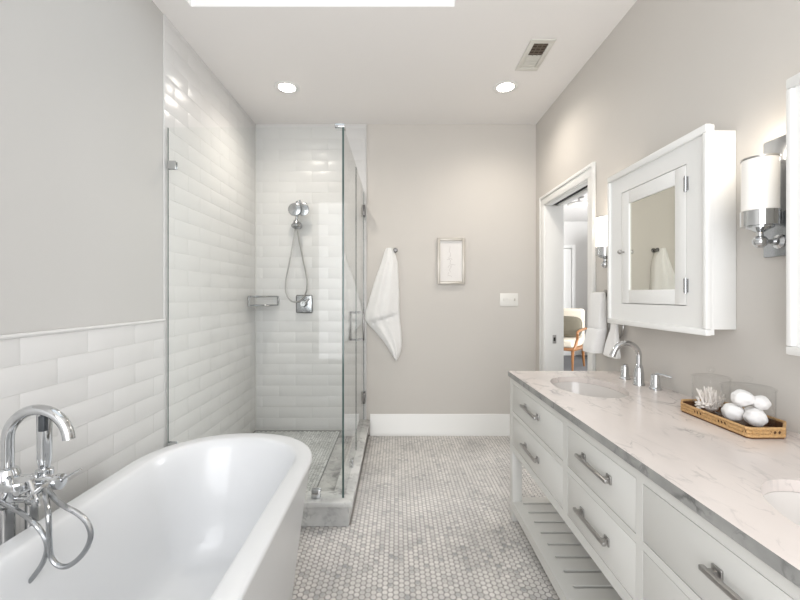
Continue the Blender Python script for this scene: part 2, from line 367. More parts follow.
# bedroom seen through the doorway
BX0, BX1, BY0, BY1, BZ = XR+WT, 5.0, 1.6, 8.2, 2.74
bm = nb(); box(bm, BX0, BX1, BY0, BY1, -0.1, 0.0); struct('floor_bedroom', bm, M['carpet'])
bm = nb(); box(bm, BX0, BX1, BY0, BY1, BZ, BZ+0.1); struct('ceiling_bedroom', bm, M['ceil'])
bm = nb(); box(bm, BX0, BX1, BY1, BY1+0.1, 0, BZ); struct('wall_bedroom_back', bm, M['bedwall'])
bm = nb(); box(bm, BX1, BX1+0.1, BY0, BY1, 0, BZ); struct('wall_bedroom_right', bm, M['bedwall'])
bm = nb(); box(bm, BX0, BX1, BY0-0.1, BY0, 0, BZ); struct('wall_bedroom_front', bm, M['bedwall'])
bm = nb(); box(bm, BX0-0.1, BX0-0.0005, YB+T+0.001, BY1, 0, BZ); struct('wall_bedroom_left', bm, M['bedwall'])
# bedroom door in its far wall
bm = nb(); box(bm, 2.62, 3.56, BY1-0.035, BY1-0.002, 0.0, 2.18, bev=0.004)
for z0_, z1_ in ((0.2, 0.95), (1.1, 2.03)):
    for xa in (2.75, 3.14): box(bm, xa, xa+0.30, BY1-0.045, BY1-0.036, z0_, z1_, bev=0.006)
d2 = struct('door_2', bm, M['trimw'])
bm = nb(); lathe(bm, [(0.028, 0), (0.028, -0.01), (0.012, -0.012), (0.012, -0.04), (0.03, -0.05), (0.022, -0.075), (0, -0.078)], (2.70, BY1-0.036, 1.0), 'y', 16); obj('door_knob', bm, M['nickel'], d2)
bm = nb()
box(bm, 3.57, 3.64, BY1-0.05, BY1-0.002, 0, 2.26, bev=0.004); box(bm, 2.54, 2.61, BY1-0.05, BY1-0.002, 0, 2.26, bev=0.004); box(bm, 2.6101, 3.5699, BY1-0.05, BY1-0.002, 2.19, 2.26, bev=0.004)
struct('trim_2', bm, M['trimw'])
bm = nb(); box(bm, 3.75, 3.80, 7.2, 7.25, 0.0, 2.32, bev=0.004); box(bm, 3.75, 4.99, 7.25, 7.28, 0, 2.32); struct('wall_bedroom_return', bm, M['bedwall'])

# ================================================================ SHOWER
bm = nb(); box(bm, XL+0.005, -0.345, 2.222, YB-0.005, 0.002, 0.0435, mi=1)
hexfield(bm, XL+0.018, -0.49, 2.222, YB-0.018, 0.0435, 0.0230, 0.0028, 0.0015)
box(bm, -0.488, -0.346, 2.222, YB-0.018, 0.0437, 0.050, bev=0.001, mi=2)
struct('floor_shower', bm, [M['hexs'], M['fgrout2'], M['curb']], recalc=False)
bm = nb()
box(bm, XL+0.003, SX, SY, 2.22, 0.0, 0.112); box(bm, -0.344, SX, 2.2201, YB-0.001, 0.0, 0.112)
box(bm, XL+0.003, -0.237, 2.108, 2.235, 0.1125, 0.140, bev=0.004); box(bm, -0.352, -0.237, 2.2352, YB-0.023, 0.1125, 0.140, bev=0.004)
struct('trim_shower_curb', bm, M['curb'])
ZG = 2.138
def pane(name, x0, x1, y0, y1, z0, z1, parent=None):
    bm = nb(); box(bm, x0, x1, y0, y1, z0, z1)
    thin = 0 if (x1-x0) < (y1-y0) else 1
    for f in bm.faces:
        f.normal_update()
        if abs(f.normal[thin]) < 0.5 and abs(f.normal.z) < 0.5: f.material_index = 1
    return obj(name, bm, [M['glass'], M['gedge']], parent)
GX = -0.290
t = thing('shower_screen', 'fixed clear glass shower screen facing the tub, clipped to the tiled wall', 'shower screen', (-0.77, YG, 0.1405))
pane('glass_panel', XL+0.016, GX-0.006, YG-0.005, YG+0.005, 0.1415, ZG, t)
def clamp(name, x0, x1, y0, y1, z0, z1, parent, m='chrome'):
    bm = nb(); box(bm, x0, x1, y0, y1, z0, z1, bev=0.002); return obj(name, bm, M[m], parent)
for z in (1.935, 0.42):
    for s in (-1, 1): clamp('wall_clip', XL+0.016, XL+0.062, YG+(0.0055 if s > 0 else -0.0125), YG+(0.0125 if s > 0 else -0.0055), z-0.022, z+0.022, t)
for s in (-1, 1): clamp('base_clip', -0.460, -0.412, YG+(0.0055 if s > 0 else -0.0135), YG+(0.0135 if s > 0 else -0.0055), 0.1412, 0.189, t)
clamp('corner_clip', GX-0.045, GX+0.008, YG-0.012, YG+0.045, ZG+0.0005, ZG+0.018, t)
t = thing('shower_side_panel', 'narrow fixed glass side panel of the shower, beside its hinged door', 'shower screen', (GX, 2.5, 0.1405))
pane('glass_panel', GX-0.005, GX+0.005, YG-0.005, 2.825, 0.1415, ZG, t)
for s in (-1, 1):
    clamp('base_clip', GX+(0.0055 if s > 0 else -0.0135), GX+(0.0135 if s > 0 else -0.0055), 2.53, 2.58, 0.1412, 0.189, t)
t = thing('shower_door', 'hinged clear glass shower door with a square handle, next to the white towel', 'shower door', (GX, 3.17, 0.1405))
pane('glass_panel', GX-0.005, GX+0.005, 2.833, 3.492, 0.150, ZG, t)
for z in (1.965, 0.345):
    bm = nb()
    box(bm, GX-0.014, GX+0.014, 3.43, 3.500, z-0.045, z+0.045, bev=0.002); box(bm, GX-0.024, GX+0.012, 3.500, YB-0.0155, z-0.045, z+0.045, bev=0.002)
    obj('hinge', bm, M['darkmetal'], t)
bm = nb()
for s in (-1, 1):
    xo = GX+s*0.050
    for z in (0.915, 1.110): box(bm, min(GX+s*0.0055, xo), max(GX+s*0.0055, xo), 2.868, 2.882, z-0.007, z+0.007)
    box(bm, xo-0.007, xo+0.007, 2.868, 2.882, 0.908, 1.117, bev=0.002)
obj('handle', bm, M['darkmetal'], t)
# shower head set
SW = YB-0.0152
def B(x, y, d):    # a point d in front of the back wall at the photograph's x, y
    Y = YB-d; s = F/Y; return Vector(((x-397)/s, Y, CH+(295-y)/s))
t = thing('hand_shower_set', 'chrome shower head and hand shower with a looping hose on white tile', 'shower head', B(298, 208, 0.02))
c = B(299, 205.5, 0.016)
bm = nb(); lathe(bm, [(0.030, 0.0), (0.030, -0.008), (0.014, -0.012), (0.013, -0.07), (0.0, -0.075)], (c.x, SW-0.0005, c.z+0.01), 'y', 20); obj('wall_arm', bm, M['steel'], t)
c = B(302.6, 209.5, 0.10)
bm = nb(); lathe(bm, [(0.0, 0.02), (0.020, 0.018), (0.050, 0.008), (0.056, 0.0), (0.055, -0.008), (0.050, -0.010), (0, -0.011)], c, 'y', 28); sh = obj('shower_head', bm, M['steel'], t)
c = B(294.6, 209.5, 0.125)
bm = nb(); lathe(bm, [(0.0, 0.02), (0.020, 0.018), (0.048, 0.008), (0.055, 0.0), (0.054, -0.008), (0.050, -0.010), (0, -0.011)], c, 'y', 28); obj('hand_shower', bm, M['steel'], t)
c1 = B(297.5, 216, 0.10); c2 = B(296.3, 224, 0.10)
bm = nb(); lathe(bm, [(0, 0.03), (0.022, 0.03), (0.028, 0.01), (0.042, -0.005), (0.044, -0.022), (0.030, -0.035), (0.012, -0.045), (0, -0.045)], (c2.x, c2.y, c2.z), 'z', 20)
tube(bm, [c1+Vector((0, 0, 0.03)), c2], 0.014, 12)
tube(bm, [B(299.5, 200, 0.09), B(299.5, 203, 0.09), B(299.5, 212, 0.09)], 0.010, 10)
tube(bm, [B(306.5, 203, 0.095), B(303, 206, 0.10)], 0.008, 10)
tube(bm, [(c2.x, SW-0.0005, c2.z), (c2.x, c2.y, c2.z)], 0.012, 12)
lathe(bm, [(0.03, 0), (0.03, -0.008), (0, -0.01)], (c2.x, SW-0.0005, c2.z), 'y', 20)
obj('diverter', bm, M['steel'], t)
hp = [B(295, 229, 0.10), B(293.5, 240, 0.095), B(289.5, 262, 0.09), B(286, 280, 0.08), B(286, 292, 0.08), B(290, 300, 0.08), B(296, 302, 0.08), B(302, 299, 0.08), B(306.5, 291, 0.08), B(307, 280, 0.08), B(303.5, 262, 0.09), B(299, 240, 0.095), B(297, 229, 0.10)]
bm = nb(); tube(bm, smooth_path(hp, 6), 0.0062, 8); obj('hose', bm, M['nickel'], t)
t = thing('shower_valve', 'square chrome shower valve plate with a small lever, below the hand shower hose', 'shower valve', B(304.5, 303.5, 0.016))
a = B(296.2, 313, 0.02); b = B(312.7, 295, 0.02)
bm = nb(); box(bm, a.x, b.x, SW-0.014, SW-0.0005, a.z, b.z, bev=0.012, seg=3); obj('plate', bm, M['steel'], t)
bm = nb(); c = (a+b)/2; lathe(bm, [(0.032, 0), (0.030, -0.02), (0.024, -0.045), (0, -0.047)], (c.x, SW-0.0145, c.z+0.005), 'y', 20)
tube(bm, [(c.x+0.005, SW-0.045, c.z+0.0), (c.x+0.05, SW-0.052, c.z+0.05)], [0.010, 0.006], 10)
obj('lever', bm, M['chrome'], t)
# corner soap basket
t = thing('soap_basket', 'chrome wire corner basket on the white shower tile', 'soap basket', (-1.20, 3.47, 1.14))
CX, CY, RR = XL+0.0165, SW-0.0015, 0.195
arc = [(CX+RR*math.cos(a), CY-RR*math.sin(a)) for a in [k*PI/2/14 for k in range(15)]]
full = [(CX+0.004, CY-0.004)]+arc
bm = nb()
for z in (1.146, 1.222): tube(bm, [(max(x, CX+0.006), min(y, CY-0.006), z) for x, y in full], 0.006, 8, closed=True)
for k in (0, 14): tube(bm, [(max(arc[k][0], CX+0.006), min(arc[k][1], CY-0.006), 1.148), (max(arc[k][0], CX+0.006), min(arc[k][1], CY-0.006), 1.220)], 0.0025 if k % 7 else 0.009, 6)
obj('rim', bm, M['steel'], t)
bm = nb(); prism(bm, [(max(x, CX+0.006), min(y, CY-0.006)) for x, y in full], 1.140, 1.1455, 'z'); obj('base_plate', bm, M['steel'], t)

# ================================================================ BATHTUB
TXc, TYc, TA, TB, TZ = -0.692, 1.052, 0.354, 0.855, 0.580
def sell(a, b, n, k, N=96):
    th = 2*PI*k/N; c, s = math.cos(th), math.sin(th)
    e = 2.12
    x = math.copysign(abs(c)**(2/e), c)*a; y = math.copysign(abs(s)**(2/e), s)
    return (x, y*(b-(TB-TA))+math.copysign((TB-TA), s) if abs(s) > 1e-6 else 0.0)
t = thing('bathtub', 'white oval freestanding bathtub on the mosaic floor', 'bathtub', (TXc, TYc, 0))
prof = [  # (inset_x, inset_y, z, exponent)
 (0.085, 0.130, 0.002, 2.5), (0.078, 0.120, 0.012, 2.5), (0.068, 0.100, 0.10, 2.55), (0.050, 0.070, 0.25, 2.65), (0.028, 0.036, 0.42, 2.8), (0.010, 0.012, 0.535, 2.9),
 (0.002, 0.002, 0.562, 3.0), (0.000, 0.000, 0.571, 3.0), (0.003, 0.003, 0.577, 3.0), (0.010, 0.010, 0.580, 3.0), (0.058, 0.064, 0.580, 2.9), (0.067, 0.074, 0.577, 2.9), (0.073, 0.082, 0.568, 2.85), (0.080, 0.095, 0.54, 2.8),
 (0.100, 0.140, 0.42, 2.7), (0.120, 0.170, 0.30, 2.6), (0.140, 0.205, 0.20, 2.5), (0.165, 0.235, 0.150, 2.4), (0.200, 0.265, 0.130, 2.3), (0.28, 0.32, 0.122, 2.2)]
bm = nb(); rings = []
NN = 112
for ix, iy, z, n in prof:
    rings.append([bm.verts.new((TXc+p[0], TYc+p[1], z)) for p in (sell(TA-ix, TB-iy, n, k, NN) for k in range(NN))])
for a_, b_ in zip(rings, rings[1:]):
    for k in range(NN): bm.faces.new((a_[k], a_[(k+1) % NN], b_[(k+1) % NN], b_[k]))
bm.faces.new(rings[0][::-1]); bm.faces.new(rings[-1])
obj('tub_body', bm, M['tub'], t, sharp=50)
bm = nb(); lathe(bm, [(0.03, 0.0), (0.03, 0.004), (0.02, 0.006), (0, 0.006)], (TXc, TYc, 0.1225), 'z', 20); obj('drain', bm, M['chrome'], t)

# ================================================================ TUB FILLER
def Q(x, y, Y): s = F/Y; return Vector(((x-397)/s, Y, CH+(295-y)/s))
YF = 1.163
t = thing('tub_filler', 'chrome floor-standing gooseneck tub faucet with hand shower, beside the white tub', 'faucet', (-1.132, YF, 0))
px, pz = Q(7.5, 0, YF).x, 0.812
bm = nb(); R = (Q(69, 0, YF).x-px)/2
pts = [(px, YF, 0.66), (px, YF, 0.74)]+[(px+R-R*math.cos(a), YF, pz+R*math.sin(a)) for a in [k*PI*0.985/20 for k in range(21)]]
tube(bm, pts, 0.0155, 18); obj('spout', bm, M['chrome'], t)
bm = nb()
tube(bm, [(px-0.012, YF+0.01, 0.006), (px-0.012, YF+0.01, 0.66)], 0.020, 16); tube(bm, [(px+0.024, YF+0.05, 0.006), (px+0.024, YF+0.05, 0.66)], 0.017, 16)
lathe(bm, [(0.045, 0.0005), (0.045, 0.008), (0.02, 0.012)], (px-0.012, YF+0.01, 0), 'z', 20)
lathe(bm, [(0.038, 0.0005), (0.038, 0.009), (0.018, 0.012)], (px+0.024, YF+0.05, 0), 'z', 20)
lathe(bm, [(0.02, 0), (0.026, 0.003), (0.026, 0.015), (0.02, 0.02)], (px-0.012, YF+0.01, 0.600), 'z', 20)
obj('post', bm, M['chrome'], t)
bm = nb(); c = Q(38, 481, YF)
lathe(bm, [(0, -0.145), (0.020, -0.143), (0.020, -0.02), (0.023, -0.018), (0.023, 0.0), (0.017, 0.003), (0.017, 0.055), (0.022, 0.056), (0.022, 0.068), (0.012, 0.070), (0, 0.071)], (c.x, YF, 0.693), 'x', 24)
lathe(bm, [(0.028, -0.05), (0.030, -0.03), (0.030, 0.025), (0.024, 0.04), (0.0155, 0.045)], (px, YF, 0.69), 'z', 24)
obj('mixer_body', bm, M['chrome'], t)
bm = nb(); lathe(bm, [(0, -0.012), (0.034, -0.010), (0.036, 0.0), (0.034, 0.010), (0, 0.012)], (Q(21, 0, 1.12).x, 1.105, Q(0, 482, 1.12).z), 'z', 28, sy=0.8)
tube(bm, [(Q(21, 0, 1.12).x, 1.105, 0.69), (Q(21, 0, 1.12).x+0.01, YF, 0.69)], 0.012, 12)
for k in range(4):
    a = k*PI/2+0.5; tube(bm, [(Q(34.5, 0, 1.10).x, 1.10, 0.69), (Q(34.5, 0, 1.10).x+0.028*math.cos(a), 1.10, 0.69+0.040*math.sin(a))], [0.006, 0.0045], 10)
tube(bm, [(Q(34.5, 0, 1.10).x, 1.10, 0.69), (Q(34.5, 0, 1.10).x, YF, 0.695)], 0.009, 10)
obj('cross_handle', bm, M['chrome'], t)
bm = nb(); tube(bm, [Q(62, 481, YF), Q(66, 477, YF), Q(81, 469, YF)], [0.005, 0.0035, 0.003], 10)
obj('lever', bm, M['chrome'], t); bm = nb()
lathe(bm, [(0.010, -0.01), (0.010, 0.03), (0.016, 0.031), (0.016, 0.045), (0.008, 0.05), (0, 0.05)], Q(20, 499, YF), 'x', 16)
tube(bm, [Q(29, 499, YF), Q(31, 506, YF)], 0.005, 8)
tube(bm, [Q(3, 499, YF), Q(22, 499, YF)], 0.010, 12)
obj('diverter_knob', bm, M['chrome'], t)
c = Q(44.5, 412, YF+0.012)
bm = nb(); z0_, z1_ = Q(0, 478, YF).z, c.z
lathe(bm, [(0, z0_-c.z), (0.010, z0_-c.z), (0.013, z0_-c.z+0.02), (0.0175, z0_-c.z+0.05), (0.0185, -0.03), (0.0185, -0.004), (0.014, 0.0), (0, 0.001)], c, 'z', 20)
hs = obj('hand_shower', bm, M['chrome'], t)
bm = nb(); box(bm, c.x-0.001, c.x+0.0175, c.y-0.0215, c.y-0.006, c.z-0.052, c.z-0.006, bev=0.003); obj('spray_face', bm, M['black'], hs)
bm = nb(); cc = Q(44.5, 472, YF+0.012); lathe(bm, [(0.016, -0.012), (0.022, -0.008), (0.022, 0.008), (0.016, 0.012)], cc, 'z', 20); tube(bm, [cc, (cc.x, YF, 0.693)], 0.009, 12); obj('cradle', bm, M['chrome'], t)
YH = 1.045
hA = [Q(44.5, 482, 1.16), Q(45.5, 495, 1.10), Q(48.5, 515, YH), Q(49.2, 540, YH), Q(51, 556, YH), Q(57, 564.5, YH), Q(66, 566.5, YH), Q(76, 561, YH), Q(85, 551, YH), Q(90, 540, YH), Q(90.5, 531, YH), Q(86, 521, YH), Q(77, 513, YH), Q(66, 507, YH), Q(56, 500, 1.08), Q(49, 491, 1.12), Q(46, 484, 1.15)]
bm = nb(); tube(bm, smooth_path(hA, 8), 0.0066, 10); obj('hose', bm, M['steel'], t)
hB = [Q(-6, 500, YF), Q(4, 504, 1.12), Q(18, 511, 1.07), Q(33, 522, YH), Q(43, 534, YH), Q(47, 546, YH), Q(44.5, 559, YH), Q(37, 572, YH), Q(26, 584, YH), Q(13, 584, YH), Q(3, 572, YH), Q(-3, 558, YH), Q(-8, 530, 1.08), Q(-10, 505, 1.13)]
bm = nb(); tube(bm, smooth_path(hB, 8), 0.0064, 10)
tube(bm, [Q(-12, 497, 1.14), Q(6, 497, YF)], 0.011, 12)
obj('hose', bm, M['steel'], t)

# ================================================================ VANITY
VX, VY0, VY1, VT = 0.629, 0.330, 2.230, 0.783
VB = 0.385; VW = XR-0.003
t = thing('bathroom_vanity', 'long pale grey double vanity with six drawers and an open slatted shelf', 'vanity', ((VX+VW)/2, 1.30, 0))
ST = [(1.025, 1.053), (1.476, 1.515)]
cols = [(1.515, 2.178), (1.053, 1.476), (0.382, 1.025)]
rowz = [(0.605, 0.753), (0.422, 0.582)]
bm = nb(); g = 0.0
xf0, xf1 = VX, VX+0.022
box(bm, xf0, xf1, VY0, VY1, 0.753, VT-0.006); box(bm, xf0, xf1, VY0, VY1, 0.582, 0.605); box(bm, xf0, xf1, VY0, VY1, VB, 0.422)
for a_, b_ in ST+[(2.178, VY1), (VY0, 0.382)]:
    for z0_, z1_ in rowz: box(bm, xf0, xf1, a_, b_, z0_, z1_)
box(bm, xf1, VW, VY1-0.018, VY1, VB, VT-0.004); box(bm, xf1, VW, VY0, VY0+0.018, VB, VT-0.004); box(bm, xf1, VW, VY0+0.018, VY1-0.018, VB, VB+0.015); box(bm, VW-0.012, VW, VY0+0.018, VY1-0.018, VB+0.015, VT-0.004)
bmesh.ops.remove_doubles(bm, verts=bm.verts[:], dist=1e-5)
obj('cabinet_body', bm, M['vanity'], t)
for (a_, b_) in cols:
    for ri, (z0_, z1_) in enumerate(rowz):
        bm = nb(); q = 0.0022
        box(bm, VX+0.0006, VX+0.019, a_+q, b_-q, z0_+q, z1_-q, bev=0.0012)
        box(bm, VX+0.0192, VX+(0.40 if ri else 0.075), a_+0.02, b_-0.02, z0_+0.012, z1_-0.02)
        d = obj('drawer', bm, M['vanity'], t)
        yc = (a_+b_)/2+(0.022 if a_ > 1.5 else 0.0 if ri == 0 else 0.012); zc = 0.690 if ri == 0 else 0.500; hl = 0.105 if a_ > 1.5 else 0.100
        xb = VX-0.020
        bm = nb()
        box(bm, xb-0.005, xb+0.006, yc-hl, yc+hl, zc-0.0055, zc+0.0055, bev=0.002)
        for s in (-1, 1):
            yy = yc+s*(hl-0.020)
            box(bm, xb+0.004, VX+0.0004, yy-0.006, yy+0.006, zc-0.006, zc+0.006)
            box(bm, VX-0.005, VX+0.0005, yy-0.013, yy+0.013, zc-0.013, zc+0.013, bev=0.002)
        obj('handle', bm, M['nickel'], d)
for lx in (VX, VW-0.052):
    for ly in (VY1-0.052, VY0):
        bm = nb(); box(bm, lx, lx+0.052, ly, ly+0.052, 0.001, VB-0.0005, bev=0.002); obj('leg', bm, M['vanity'], t)
# slatted shelf
bm = nb()
def bx2(*a): box(bm, *a)
z0_, z1_ = 0.062, 0.110
bx2(VX-0.001, VX+0.050, VY0+0.0525, VY1-0.0525, z0_, z1_); bx2(VW-0.055, VW-0.001, VY0+0.0525, VY1-0.0525, z0_, z1_)
ys = 2.160; pitch = 0.0878
yy = ys
bx2(VX+0.0500, VW-0.0552, ys-0.0+0.004, VY1-0.004, z0_+0.01, z1_)
bx2(VX-0.001, VX+0.050, VY1-0.0524, VY1+0.0, z0_, z1_) 
bx2(VX-0.001, VX+0.050, VY0, VY0+0.0524, z0_, z1_)
while yy > VY0+0.12:
    bx2(VX+0.0500, VW-0.0552, yy-pitch+0.004, yy-0.012, z1_-0.034, z1_); yy -= pitch
bx2(VX+0.0500, VW-0.0552, VY0+0.004, yy-0.012, z0_+0.01, z1_)
obj('slatted_shelf', bm, M['vanity'], t)

# countertop with two oval cut-outs
sinks = [(0.886, 1.862), (0.886, 0.702)]; SA, SB = 0.128, 0.218
SA = 0.150
CT0, CT1 = 0.7838, 0.811
CX0, CX1, CY0, CY1 = 0.620, XR-0.001, 0.315, 2.234
bm = nb()
def ringpts(cx, cy, rx0, rx1, ry0, ry1, N=64):
    angs = [2*PI*k/N for k in range(N)]
    for qx in (rx0, rx1):
        for qy in (ry0, ry1): angs.append(math.atan2(qy-cy, qx-cx) % (2*PI))
    angs = sorted(set(round(a, 6) for a in angs)); E, Rr = [], []
    for a in angs:
        c, s = math.cos(a), math.sin(a)
        k = 1/math.sqrt((c/SA)**2+(s/SB)**2); E.append((cx+c*k, cy+s*k))
        tt = min([(rx1-cx)/c if c > 1e-9 else 1e9, (rx0-cx)/c if c < -1e-9 else 1e9, (ry1-cy)/s if s > 1e-9 else 1e9, (ry0-cy)/s if s < -1e-9 else 1e9])
        Rr.append((cx+c*tt, cy+s*tt))
    return E, Rr
ymid = 1.275
for (cx, cy), (ya_, yb_) in zip(sinks, ((ymid, CY1), (CY0, ymid))):
    E, Rr = ringpts(cx, cy, CX0, CX1, ya_, yb_)
    n = len(E); V = {}
    for nm, pts, z in (('et', E, CT1), ('rt', Rr, CT1), ('eb', E, CT0), ('rb', Rr, CT0)): V[nm] = [bm.verts.new((p[0], p[1], z)) for p in pts]
    for k in range(n):
        k2 = (k+1) % n
        bm.faces.new((V['et'][k], V['rt'][k], V['rt'][k2], V['et'][k2])); bm.faces.new((V['eb'][k], V['eb'][k2], V['rb'][k2], V['rb'][k]))
        bm.faces.new((V['et'][k], V['et'][k2], V['eb'][k2], V['eb'][k]))
        mx, my = (Rr[k][0]+Rr[k2][0])/2, (Rr[k][1]+Rr[k2][1])/2
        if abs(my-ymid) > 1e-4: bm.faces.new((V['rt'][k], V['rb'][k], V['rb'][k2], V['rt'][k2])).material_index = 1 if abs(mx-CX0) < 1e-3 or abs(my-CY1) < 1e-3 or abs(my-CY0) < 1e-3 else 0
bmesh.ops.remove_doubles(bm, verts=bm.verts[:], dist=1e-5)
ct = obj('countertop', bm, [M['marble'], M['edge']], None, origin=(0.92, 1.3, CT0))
tag(ct, 'white marble countertop with grey veins on the long vanity', 'countertop')
for i, (cx, cy) in enumerate(sinks):
    lab = ['oval white undermount sink below the gooseneck faucet', 'oval white undermount sink nearest the camera, cut by the right edge'][i]
    t = thing('sink', lab, 'sink', (cx, cy, 0.65), 'undermount sinks in the marble counter')
    bm = nb()
    pr = [(1.06, CT0-0.001), (1.0, CT0-0.001), (0.985, CT0-0.02), (0.96, 0.735), (0.90, 0.690), (0.78, 0.660), (0.5, 0.645), (0.16, 0.640)]
    pr2 = [(0.16, 0.628), (0.52, 0.633), (0.82, 0.650), (0.97, 0.690), (1.03, 0.74), (1.06, CT0-0.02)]
    rg = []
    for k, z in pr+pr2: rg.append([bm.verts.new((cx+SA*k*math.cos(2*PI*j/64), cy+SB*k*math.sin(2*PI*j/64), z)) for j in range(64)])
    rg.append(rg[0])
    for a_, b_ in zip(rg, rg[1:]):
        for j in range(64): bm.faces.new((a_[j], a_[(j+1) % 64], b_[(j+1) % 64], b_[j]))
    obj('basin', bm, M['porc'], t, sharp=60)
    bm = nb(); lathe(bm, [(0.0, 0.630), (0.026, 0.630), (0.026, 0.6435), (0.018, 0.645), (0, 0.645)], (cx, cy, 0), 'z', 20); obj('drain', bm, M['chrome'], t)
    bm = nb(); lathe(bm, [(0.009, -0.002), (0.009, 0.002), (0, 0.002)], (cx+SA*0.962, cy-0.03, 0.752), 'x', 14, sy=0.6, sx=1.5); obj('overflow_hole', bm, M['dark'], t)

# faucet
FY, FX = 1.885, 1.140
t = thing('sink_faucet', 'polished widespread gooseneck sink faucet with two lever handles', 'faucet', (FX, FY, CT1))
r = 0.060; zc = 0.948
bm = nb()
pts = [(FX, FY, CT1+0.03), (FX, FY, 0.90)]+[(FX-r+r*math.cos(a), FY, zc+r*math.sin(a)) for a in [k*PI*0.90/18 for k in range(19)]]
tube(bm, pts, 0.0125, 16)
lathe(bm, [(0.026, 0.0006), (0.026, 0.006), (0.023, 0.012), (0.021, 0.06), (0.0165, 0.09), (0.0125, 0.095)], (FX, FY, CT1), 'z', 24)
tube(bm, [pts[-1], Vector(pts[-1])+(Vector(pts[-1])-Vector(pts[-2])).normalized()*0.022], 0.0135, 16)
obj('spout', bm, M['chrome'], t)
for s, yy, hx in ((1, 2.02, 1.150), (-1, 1.795, 1.160)):
    bm = nb(); lathe(bm, [(0.026, 0.0006), (0.026, 0.006), (0.022, 0.011), (0.019, 0.02), (0.017, 0.062), (0.014, 0.068), (0, 0.069)], (hx, yy, CT1), 'z', 20)
    h = obj('handle', bm, M['chrome'], t)
    bm = nb(); tube(bm, [(hx, yy, CT1+0.066), (hx+0.004, yy-0.01 if s < 0 else yy+0.01, CT1+0.070), (hx+0.040, yy-0.048 if s < 0 else yy+0.045, CT1+0.062)], [0.008, 0.007, 0.005], 10, flat=0.7)
    obj('lever', bm, M['chrome'], h)

# ================================================================ MEDICINE CABINETS
def cabinet(y0, y1, zb, zt, label):
    xf = 1.1155; W = XR-0.0006
    t = thing('medicine_cabinet', label, 'cabinet', (W, (y0+y1)/2, zb), 'white mirrored medicine cabinets on the right wall')
    dy0, dy1 = y0+0.112, y1-0.112; dz0, dz1 = zb+0.105, zt-0.108
    bm = nb(); box(bm, xf+0.024, W, y0+0.012, y1-0.012, zb+0.022, zt-0.020, bev=0.002); obj('body', bm, M['trimw'], t)
    bm = nb(); X0, X1 = xf+0.002, xf+0.0236
    box(bm, X0, X1, y0+0.004, dy0, zb+0.003, zt-0.003); box(bm, X0, X1, dy1, y1-0.004, zb+0.003, zt-0.003)
    box(bm, X0, X1, dy0, dy1, zb+0.003, dz0); box(bm, X0, X1, dy0, dy1, dz1, zt-0.003)
    # raised moulding round the rim
    for (a, b, c, d) in ((y0, y1, zt-0.030, zt), (y0, y1, zb, zb+0.024), (y0, y0+0.018, zb+0.0241, zt-0.0301), (y1-0.018, y1, zb+0.0241, zt-0.0301)):
        box(bm, xf-0.010, X0+0.010, a, b, c, d, bev=0.004)
    obj('face_frame', bm, M['trimw'], t)
    q = 0.003; st = 0.062
    bm = nb(); a0, a1, b0, b1 = dy0+q, dy1-q, dz0+q, dz1-q
    x0, x1 = xf+0.0015, xf+0.019
    box(bm, x0, x1, a0, a0+st, b0, b1, bev=0.0015); box(bm, x0, x1, a1-st, a1, b0, b1, bev=0.0015)
    box(bm, x0, x1, a0+st, a1-st, b0, b0+st, bev=0.0015); box(bm, x0, x1, a0+st, a1-st, b1-st, b1, bev=0.0015)
    d = obj('door', bm, M['trimw'], t)
    bm = nb(); box(bm, xf+0.008, xf+0.013, a0+st-0.003, a1-st+0.003, b0+st-0.003, b1-st+0.003); obj('mirror', bm, M['mirror'], d)
    bm = nb(); lathe(bm, [(0.004, 0), (0.004, -0.014), (0.011, -0.018), (0.012, -0.024), (0.007, -0.031), (0, -0.032)], (x0+0.001, a1-0.022, 1.447), 'x', 16); obj('knob', bm, M['nickel'], d)
    for z in (b0+0.075, b1-0.075):
        bm = nb(); tube(bm, [(xf-0.002, dy0+0.001, z-0.030), (xf-0.002, dy0+0.001, z+0.030)], 0.0045, 8); box(bm, xf-0.0015, xf+0.0012, dy0-0.012, dy0+0.012, z-0.026, z+0.026)
        obj('hinge', bm, M['steel'], t)
    return t
cabinet(1.432, 2.105, 1.088, 1.850, 'white wall cabinet with a mirrored door, above the gooseneck faucet')
cabinet(0.465, 1.139, 1.066, 1.848, 'white wall cabinet cut off by the right edge of the photo')

